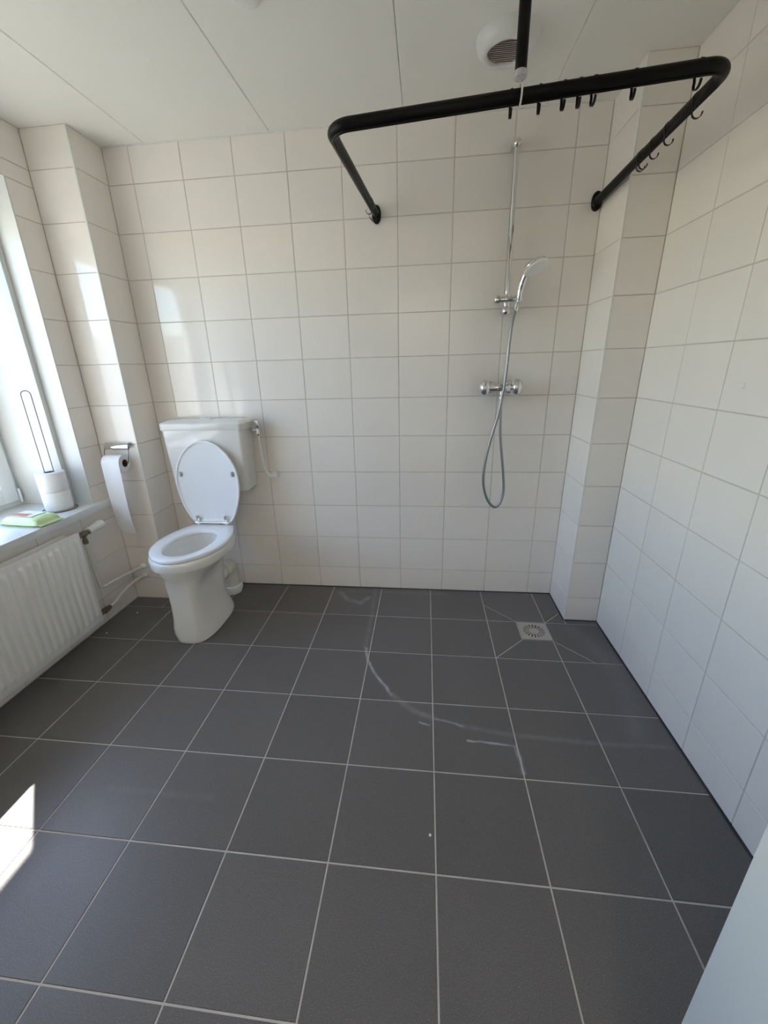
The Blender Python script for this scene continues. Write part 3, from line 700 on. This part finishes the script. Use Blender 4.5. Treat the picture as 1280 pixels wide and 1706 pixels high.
roll('toilet_roll', (sx_, sy_, zs + 0.0045), (0, 0, 1), 0.060, 0.0945, 0.0215, 'lower of the two spare toilet rolls stacked on the sill stand', 'spare toilet rolls on the window sill')
roll('toilet_roll', (sx_, sy_, zs + 0.0995), (0, 0, 1), 0.0605, 0.0945, 0.0215, 'upper of the two spare toilet rolls stacked on the sill stand', 'spare toilet rolls on the window sill')

# ------------------------------------------------------------------ wet wipes pack
wx, wy, wrot = -0.165, -0.642, math.radians(-5)
wipes = thing('wet_wipes_pack', (wx, wy, zs), 'light green soft pack of wet wipes with red lettering on the sill', 'wipes')
cw, sw_ = math.cos(wrot), math.sin(wrot)
def wpt(u, v, zz): return Vector((wx + u * cw - v * sw_, wy + u * sw_ + v * cw, zz))
def pillow(u, v):
    a = max(0.0, 1 - abs(u) ** 5) ** 0.5; b = max(0.0, 1 - abs(v) ** 6) ** 0.4
    return a * b
NU, NV = 30, 18
mb = MB(); vv = []; ff = []
random.seed(3)
for side in (1, -1):
    for i in range(NU + 1):
        for j in range(NV + 1):
            u, v = -1 + 2 * i / NU, -1 + 2 * j / NV; h = pillow(u, v)
            if side > 0: zz = zs + 0.010 + 0.032 * h + (random.uniform(-0.0016, 0.0016) if 0.05 < h < 0.9 else 0)
            else: zz = zs + 0.010 - 0.0095 * h
            vv.append(wpt(u * 0.103, v * (0.062 - 0.004 * abs(u) ** 3), zz))
n1 = (NU + 1) * (NV + 1)
for s_ in (0, 1):
    for i in range(NU):
        for j in range(NV):
            a = s_ * n1 + i * (NV + 1) + j
            ff.append((a, a + 1, a + NV + 2, a + NV + 1))
mb.add(vv, ff)
pk = mb.build('film_body', MT['green'], wipes, smooth=50)
for e_ in (-1, 1):
    mb = MB(); rows = []
    for k in range(9):
        u = 0.101 + 0.020 * k / 8
        zz = zs + 0.010 + 0.0014 * (k % 2) - 0.004 * k / 8
        rows.append([wpt(e_ * u, -0.056, zz), wpt(e_ * u, 0.056, zz), wpt(e_ * u, 0.056, zz + 0.0012), wpt(e_ * u, -0.056, zz + 0.0012)])
    mb.loft(rows).build('crimped_end', MT['green'], wipes, smooth=20)
# printed pale panel and lettering follow the top of the pack
def topz(u, v): return zs + 0.010 + 0.032 * pillow(u / 0.103, v / 0.062)
mb = MB(); vv = []; ff = []; A, B = 16, 8
for i in range(A + 1):
    for j in range(B + 1):
        u = -0.075 + 0.130 * i / A; v = -0.040 + 0.076 * j / B
        vv.append(wpt(u, v, topz(u, v) + 0.0024))
for i in range(A):
    for j in range(B): a = i * (B + 1) + j; ff.append((a, a + 1, a + B + 2, a + B + 1))
mb.add(vv, ff); mb.build('printed_panel', MT['whitefilm'], wipes, smooth=60)
fc = bpy.data.curves.new('lettering', 'FONT'); fc.body = 'HUGGIES'; fc.size = 0.042; fc.align_x = 'CENTER'; fc.align_y = 'CENTER'; fc.extrude = 0.0003
fc.space_character = 0.95; fc.offset = 0.0009
fo = bpy.data.objects.new('tmp_text', fc); COL.objects.link(fo)
bpy.context.view_layer.update()
tm = bpy.data.meshes.new_from_object(fo.evaluated_get(bpy.context.evaluated_depsgraph_get()))
bpy.data.objects.remove(fo, do_unlink=True)
for q in tm.vertices:
    u, v = -0.026 + q.co.x * 0.62, -0.020 + q.co.y
    p_ = wpt(u, v, topz(u, v) + 0.0032 + q.co.z); q.co = p_ - wipes.location
tm.materials.clear(); tm.materials.append(MT['red'])
to = bpy.data.objects.new('lettering', tm); COL.objects.link(to); to.parent = wipes; to['label'] = 'red brand lettering'

# ------------------------------------------------------------------ radiator
RY1, RY0, RZ0, RZ1, RXF = -0.550, -1.560, 0.074, 0.574, -0.020
rad = thing('radiator', (-0.055, (RY0 + RY1) / 2, RZ0), 'white panel radiator with vertical ridges under the window sill', 'radiator')
pitch = 0.0365; first = RY1 - 0.026
ys = []; y = RY1
ridges = [first - pitch * k for k in range(27)]
for c in ridges:
    for d, h in ((0.0125, 0.0), (0.0115, 0.15), (0.0065, 0.9), (0.0, 1.0), (-0.0065, 0.9), (-0.0115, 0.15), (-0.0125, 0.0)):
        ys.append((c + d, h))
ys = [(RY1, 0.0), (RY1 - 0.008, 0.0)] + ys + [(RY0 + 0.008, 0.0), (RY0, 0.0)]
zsamp = [(RZ0, 0), (RZ0 + 0.028, 0), (RZ0 + 0.033, 0.25), (RZ0 + 0.040, 0.8), (RZ0 + 0.050, 1), (RZ1 - 0.048, 1), (RZ1 - 0.038, 0.8), (RZ1 - 0.031, 0.25), (RZ1 - 0.026, 0), (RZ1 - 0.004, 0)]
def rad_panel(xf, dirn, name):
    vv = []; ff = []; n = len(zsamp)
    for y, h in ys:
        for zz, e in zsamp: vv.append((xf + dirn * (-0.012 + 0.0125 * h * e), y, zz))
    base = len(vv)
    for i in range(len(ys) - 1):
        for j in range(n - 1):
            a = i * n + j; ff.append((a, a + 1, a + n + 1, a + n))
    mb = MB().add(vv, ff)
    xa, xb = sorted((xf - dirn * 0.0265, xf - dirn * 0.0125))
    mb.rbox(xa, xb, RY0, RY1, RZ0, RZ1, 0.003)
    return mb.build(name, MT['rad'], rad, smooth=40)
rad_panel(RXF, 1, 'front_panel')
mb = MB(); mb.rbox(-0.086, -0.074, RY0, RY1 - 0.035, RZ0, RZ1 + 0.004, 0.003); mb.build('rear_panel', MT['rad'], rad)
mb = MB()
for xx in (-0.075, -0.0665, -0.058, -0.0495): mb.rbox(xx, xx + 0.0045, RY0 + 0.01, RY1 - 0.045, RZ1 - 0.008, RZ1 - 0.001, 0.001)
for k in range(14): yy = RY0 + 0.02 + k * 0.071; mb.box(-0.074, -0.046, yy, yy + 0.006, RZ1 - 0.009, RZ1 - 0.004)
mb.build('top_grille', MT['rad'], rad, smooth=30)
mb = MB()
for k in range(24):
    yy = RY0 + 0.03 + k * 0.039; mb.box(-0.074, -0.043, yy, yy + 0.002, RZ0 + 0.02, RZ1 - 0.012)
mb.build('convector_fins', MT['rad'], rad, smooth=0)
for yy in (RY0 + 0.16, RY1 - 0.16):
    MB().box(-0.0995, -0.085, yy - 0.015, yy + 0.015, RZ0 + 0.05, RZ1 - 0.03).build('wall_bracket', MT['rad'], rad, smooth=0)
# connections at the end of the radiator
mb = MB(); vx = -0.052
mb.tube([(vx, RY1 - 0.01, 0.545), (vx, -0.505, 0.545)], 0.010, 12); mb.lathe([(0.014, 0), (0.014, 0.016), (0.011, 0.018)], (vx, -0.548, 0.545), (0, 1, 0), 6)
mb.lathe([(0.012, -0.018), (0.015, -0.008), (0.015, 0.010), (0.012, 0.016)], (vx, -0.505, 0.545), (0, 1, 0), 14)
mb.lathe([(0.010, 0.0), (0.010, -0.030), (0.013, -0.031), (0.013, -0.050), (0.009, -0.053)], (vx, -0.505, 0.545), (0, 0, 1), 12)
mb.lathe([(0.011, 0.0), (0.011, 0.024)], (vx, -0.492, 0.545), (0, 1, 0), 12)
rv = mb.build('radiator_valve', MT['brass'], rad)
mb = MB(); hd = Vector((0.04, 1, 0.10)).normalized(); ho = (vx, -0.472, 0.548)
mb.lathe([(0.017, 0.0), (0.0195, 0.003), (0.0195, 0.012), (0.0175, 0.014), (0.0175, 0.018), (0.0205, 0.020), (0.0205, 0.027), (0.0185, 0.029), (0.0185, 0.032), (0.021, 0.035), (0.0245, 0.060), (0.0245, 0.086), (0.022, 0.090), (0.010, 0.092), (0.001, 0.092)], ho, hd, 24)
mb.build('thermostat_head', MT['pvc'], rv)
mb = MB(); mb.tube([(vx, RY1 - 0.01, 0.100), (vx, -0.490, 0.100)], 0.010, 12); mb.lathe([(0.014, 0), (0.014, 0.016), (0.011, 0.018)], (vx, -0.548, 0.100), (0, 1, 0), 6)
mb.lathe([(0.012, -0.020), (0.016, -0.012), (0.016, 0.014), (0.011, 0.020)], (vx, -0.505, 0.100), (0, 1, 0), 12); mb.lathe([(0.013, 0.020), (0.013, 0.034), (0.009, 0.036)], (vx, -0.505, 0.100), (0, 1, 0), 6)
mb.build('return_valve', MT['brass'], rad)
hp = thing('heating_pipe', (-0.03, -0.35, 0.2), 'upper white heating pipe rising from the pillar to the thermostat valve', 'pipe', 'heating pipes beside the radiator')
MB().tube(fillet([(vx, -0.505, 0.4915), (vx, -0.492, 0.225), (vx + 0.004, -0.42, 0.225), (-0.034, -0.30, 0.218), (-0.010, PLY - 0.001, 0.216)], 0.035, 6), 0.0092, 12).build('tube', MT['pipew'], hp)
MB().lathe([(0.009, 0.020), (0.017, 0.012), (0.019, 0.001), (0.019, 0.0)], (-0.010, PLY - 0.0005, 0.216), (0, -1, 0), 20).build('wall_collar', MT['pvc'], hp)
hp2 = thing('heating_pipe', (-0.03, -0.35, 0.12), 'lower white heating pipe running from the pillar to the brass return valve', 'pipe', 'heating pipes beside the radiator')
MB().tube(spline([(vx, -0.465, 0.100), (-0.050, -0.43, 0.106), (-0.044, -0.36, 0.132), (-0.032, -0.29, 0.152), (-0.012, PLY - 0.001, 0.158)], 6), 0.0092, 12).build('tube', MT['pipew'], hp2)
MB().lathe([(0.009, 0.020), (0.017, 0.012), (0.019, 0.001), (0.019, 0.0)], (-0.012, PLY - 0.0005, 0.158), (0, -1, 0), 20).build('wall_collar', MT['pvc'], hp2)

# ------------------------------------------------------------------ shower curtain rail
RA = [(1.418, -0.012, 1.964), (1.372, -0.815, 1.938), (2.388, -0.845, 1.976), (2.384, -0.012, 1.957)]
rail = thing('shower_curtain_rail', (1.88, -0.4, 1.96), 'black U-shaped shower curtain rail fixed to the back wall', 'rail')
rr_ = 0.0152
path = fillet(RA, 0.060, 12)
MB().tube(path, rr_, 20).build('rail_tube', MT['black'], rail)
MB().tube([p - Vector((0, 0, rr_ + 0.001)) for p in path], 0.004, 8).build('track_lip', MT['black'], rail)
for p in (RA[0], RA[3]):
    mb = MB(); rows = []
    for yy, s_ in ((0.0, 1.0), (-0.010, 1.0), (-0.016, 0.93), (-0.020, 0.75)):
        rows.append([(p[0] + s_ * 0.021 * math.cos(a), yy, p[2] + s_ * 0.037 * math.sin(a) * (abs(math.sin(a)) ** -0.15 if abs(math.sin(a)) > 1e-6 else 1)) for a in [2 * math.pi * k / 32 for k in range(32)]])
    mb.loft(rows).build('wall_flange', MT['black'], rail)
rod = thing('rail_support_rod', (1.885, -0.831, ZC), 'black vertical rod hanging from the ceiling above the curtain rail', 'rod')
MB().tube([(1.885, -0.831, ZC), (1.885, -0.831, 2.002)], 0.0148, 20).build('rod_tube', MT['black'], rod)
MB().lathe([(0.030, 0.0), (0.032, -0.004), (0.030, -0.012), (0.016, -0.018)], (1.885, -0.831, ZC), (0, 0, 1), 28).build('ceiling_flange', MT['black'], rod)
MB().lathe([(0.0155, 0.004), (0.0165, 0.002), (0.0165, -0.009), (0.013, -0.012), (0.006, -0.013)], (1.885, -0.831, 2.002), (0, 0, 1), 24).build('clear_end_cap', MT['clear'], rod)
rc_ = Vector((1.8885, -0.8302, 1.9573))
loop = [rc_ + Vector((0, 0.0215 * math.sin(a), 0.0215 * math.cos(a))) for a in [2 * math.pi * k / 28 for k in range(29)]]
mb = MB(); mb.strip(loop, (1, 0, 0), 0.0045, 0.0012); mb.tube([rc_ + Vector((-0.002, 0, 0.0215)), (1.885, -0.831, 1.995)], 0.0022, 8); mb.build('strap', MT['pvc'], rod)

# hooks: one mesh for each direction of the rail, copied
def hook_mesh(name):
    # local: rail runs along Y, hook plane is XZ; wraps over the tube and curls below it towards +X
    R = rr_ + 0.0005; pts = []
    for a in range(35, 186, 15): pts.append((R * math.cos(math.radians(a)), 0, R * math.sin(math.radians(a))))
    pts.append((-R * 0.90, 0, -0.012)); pts.append((-R * 0.72, 0, -0.022))
    c = (0.002, -0.031); r = 0.0135
    for a in range(160, 371, 15): pts.append((c[0] + r * math.cos(math.radians(a)), 0, c[1] + r * math.sin(math.radians(a))))
    return MB().strip(pts, (0, 1, 0), 0.0062, 0.0018)
hm = hook_mesh('curtain_hook').build('curtain_hook', MT['hookm'], None, (0, 0, 0), 50)
def along(p0, p1, t): return Vector(p0).lerp(Vector(p1), t)
hooks = []
for x in (1.866, 1.937, 1.996, 2.034, 2.069, 2.163, 2.309):
    t = (x - RA[1][0]) / (RA[2][0] - RA[1][0]); hooks.append((along(RA[1], RA[2], t), math.radians(-90 + random.uniform(-5, 5)), 'front'))
for yv in (-0.705, -0.566, -0.482, -0.411, -0.394):
    t = (yv - RA[3][1]) / (RA[2][1] - RA[3][1]); hooks.append((along(RA[3], RA[2], t), math.radians(random.uniform(-4, 4)), 'right'))
for yv in (-0.185, -0.105, -0.075):
    t = (yv - RA[0][1]) / (RA[1][1] - RA[0][1]); hooks.append((along(RA[0], RA[1], t), math.radians(180 + random.uniform(-4, 4)), 'left'))
LB = {'front': ['first black hook on the front bar, just left of the white strap', 'black hook on the front bar just right of the white strap', 'left hook of the close trio in the middle of the front bar', 'middle hook of the close trio on the front bar', 'right hook of the close trio on the front bar', 'lone black hook on the front bar before the white pillar edge', 'last black hook on the front bar beside the right bend'],
      'right': ['black hook on the right arm nearest the right bend', 'second black hook from the bend on the right arm', 'third black hook from the bend on the right arm', 'nearer hook of the touching pair on the right arm', 'farther hook of the touching pair on the right arm'],
      'left': ['black hook on the left arm standing clear of the two at its flange', 'middle one of the three hooks crowded at the left flange', 'innermost hook pressed against the left wall flange']}
cnt = {'front': 0, 'right': 0, 'left': 0}
for k, (p, rot, side) in enumerate(hooks):
    o = hm if k == 0 else hm.copy()
    if k: COL.objects.link(o)
    o.location = p; o.rotation_euler = (0, 0, rot)
    tag(o, LB[side][cnt[side]], 'hook', 'black curtain hooks on the shower rail'); cnt[side] += 1

# ------------------------------------------------------------------ shower set
bx, by = 2.025, -0.052
bar = thing('shower_slide_bar', (bx, 0, 1.53), 'chrome slide bar with sliding bracket on the shower wall', 'slide bar')
MB().tube([(bx - 0.004, by, 2.168), (bx, by, 1.530)], 0.0098, 20).build('bar_tube', MT['chrome'], bar)
for zz, r0, xx in ((2.166, 0.0175, bx - 0.004), (1.534, 0.0215, bx)):
    mb = MB(); mb.lathe([(0.019, 0.0), (0.0195, 0.006), (0.014, 0.016), (0.0125, 0.030), (r0 * 0.86, 0.040), (r0, 0.052), (r0 * 0.86, 0.064), (r0 * 0.45, 0.071), (0.001, 0.073)], (xx, -0.001, zz), (0, -1, 0), 28); mb.build('end_bracket', MT['chrome'], bar, smooth=60)
mb = MB(); mb.lathe([(0.0145, -0.026), (0.0155, -0.022), (0.0155, 0.022), (0.0145, 0.026)], (bx, by, 1.578), (0, 0, 1), 24)
mb.lathe([(0.0125, -0.036), (0.0140, -0.032), (0.0140, 0.060), (0.0125, 0.064)], (bx, by - 0.022, 1.580), (1, 0, 0.02), 20)
slider = mb.build('slider', MT['chrome'], bar, smooth=60)
MB().lathe([(0.010, 0.0), (0.018, 0.004), (0.0185, 0.020), (0.016, 0.025), (0.001, 0.026)], (bx - 0.034, by - 0.022, 1.580), (-1, 0, 0), 20).build('slider_knob', MT['chrome'], slider, smooth=60)
hs = thing('hand_shower', (2.075, -0.08, 1.57), 'chrome hand shower with round white face in the slider', 'shower head')
P0, P1, P2 = Vector((2.074, -0.075, 1.570)), Vector((2.079, -0.092, 1.630)), Vector((2.092, -0.114, 1.680))
nrm = Vector((0.297, -0.38, -0.90)).normalized()
HC = Vector((2.120, -0.150, 1.692))
MB().tube(spline([P0, P1, P2, HC - nrm * 0.012 + Vector((-0.012, 0.010, 0.002))], 6), [0.0115] * 2 + [0.0130] * 4 + [0.0155] * 6 + [0.0165] * 5 + [0.016, 0.015], 18).build('handle', MT['chrome'], hs, smooth=60)
hsb = MB().lathe([(0.012, -0.026), (0.030, -0.022), (0.048, -0.012), (0.053, -0.004), (0.054, 0.003), (0.052, 0.006)], HC, nrm, 40).build('head_shell', MT['chrome'], hs, smooth=60)
MB().lathe([(0.052, 0.0055), (0.051, 0.010), (0.044, 0.0125), (0.001, 0.013)], HC, nrm, 40).build('spray_face', MT['head'], hsb, smooth=60)
hosep = [(2.069, -0.079, 1.560), (2.058, -0.088, 1.520), (2.049, -0.094, 1.475), (2.043, -0.097, 1.391), (2.0405, -0.098, 1.317), (2.037, -0.100, 1.252), (2.033, -0.102, 1.191), (2.027, -0.100, 1.141), (2.015, -0.094, 1.054), (1.998, -0.088, 0.979), (1.979, -0.083, 0.887), (1.967, -0.080, 0.791), (1.966, -0.078, 0.714), (1.978, -0.076, 0.651), (2.001, -0.075, 0.598), (2.034, -0.074, 0.568), (2.060, -0.073, 0.586), (2.074, -0.072, 0.636), (2.075, -0.070, 0.689), (2.066, -0.067, 0.766), (2.053, -0.064, 0.857), (2.040, -0.061, 0.955), (2.033, -0.060, 1.049), (2.031, -0.060, 1.119), (2.030, -0.060, 1.148)]
sh = thing('shower_hose', (2.03, -0.08, 0.57), 'silver shower hose hanging in a long loop below the mixer', 'hose')
MB().tube(spline(hosep, 6), 0.0067, 12).build('hose_tube', MT['hosem'], sh)
MB().lathe([(0.0085, 0.0), (0.010, 0.003), (0.010, 0.022), (0.008, 0.026)], (2.030, -0.060, 1.126), (0, 0, 1), 12).build('hose_nut', MT['chrome'], sh)
MB().lathe([(0.0075, -0.010), (0.0095, 0.0), (0.0105, 0.024), (0.0095, 0.028)], (2.064, -0.084, 1.536), Vector((0.20, 0.19, 0.97)), 14).build('hose_cone', MT['chrome'], sh)
mz, my = 1.190, -0.062
mix = thing('shower_mixer', (2.02, 0, mz), 'chrome bar shower mixer with two round knobs', 'mixer tap')
mb = MB(); mb.lathe([(0.016, -0.070), (0.0195, -0.066), (0.0195, 0.070), (0.016, 0.074)], (2.022, my, mz), (1, 0, 0), 28)
mb.lathe([(0.010, -0.034), (0.010, 0.0)], (2.030, my, mz), (0, 0, 1), 16)
for xx in (1.975, 2.075): mb.lathe([(0.014, 0.0), (0.014, 0.062)], (xx, -0.001, mz), (0, -1, 0), 20)
mb.build('mixer_body', MT['chrome'], mix, smooth=50)
for xx in (1.975, 2.075): MB().lathe([(0.031, 0.0), (0.031, 0.005), (0.025, 0.013), (0.014, 0.016)], (xx, -0.0005, mz), (0, -1, 0), 28).build('wall_rosette', MT['chrome'], mix, smooth=50)
for s_, xx in ((-1, 1.968), (1, 2.076)):
    MB().lathe([(0.020, -0.002), (0.031, 0.001), (0.0395, 0.010), (0.0420, 0.020), (0.0415, 0.030), (0.036, 0.040), (0.026, 0.047), (0.012, 0.050), (0.001, 0.051)], (xx, my, mz), (s_, 0, 0), 32).build('knob', MT['chrome'], mix, smooth=60)

# small filled screw hole on the right wall
MB().lathe([(0.008, 0.0), (0.006, 0.0018), (0.001, 0.0022)], (XR, -0.881, 1.224), (-1, 0, 0), 12).build('filler_spot', MT['pvc'], wall_right)
# crumbs on the floor
for k, (x, y, lb) in enumerate(((0.016, -0.374, 'tiny white crumb on the floor between radiator and toilet'), (-0.022, -0.568, 'tiny white crumb on the floor close to the radiator end'), (1.684, -1.408, 'tiny white crumb on the floor in the middle of the room'))):
    mb = MB(); mb.lathe([(0.001, 0.0), (0.0042, 0.0006), (0.0036, 0.003), (0.001, 0.0042)], (x, y, 0.0), (0, 0, 1), 7)
    tag(mb.build('crumb', MT['pvc'], None, (x, y, 0)), lb, 'crumb', 'crumbs on the floor')
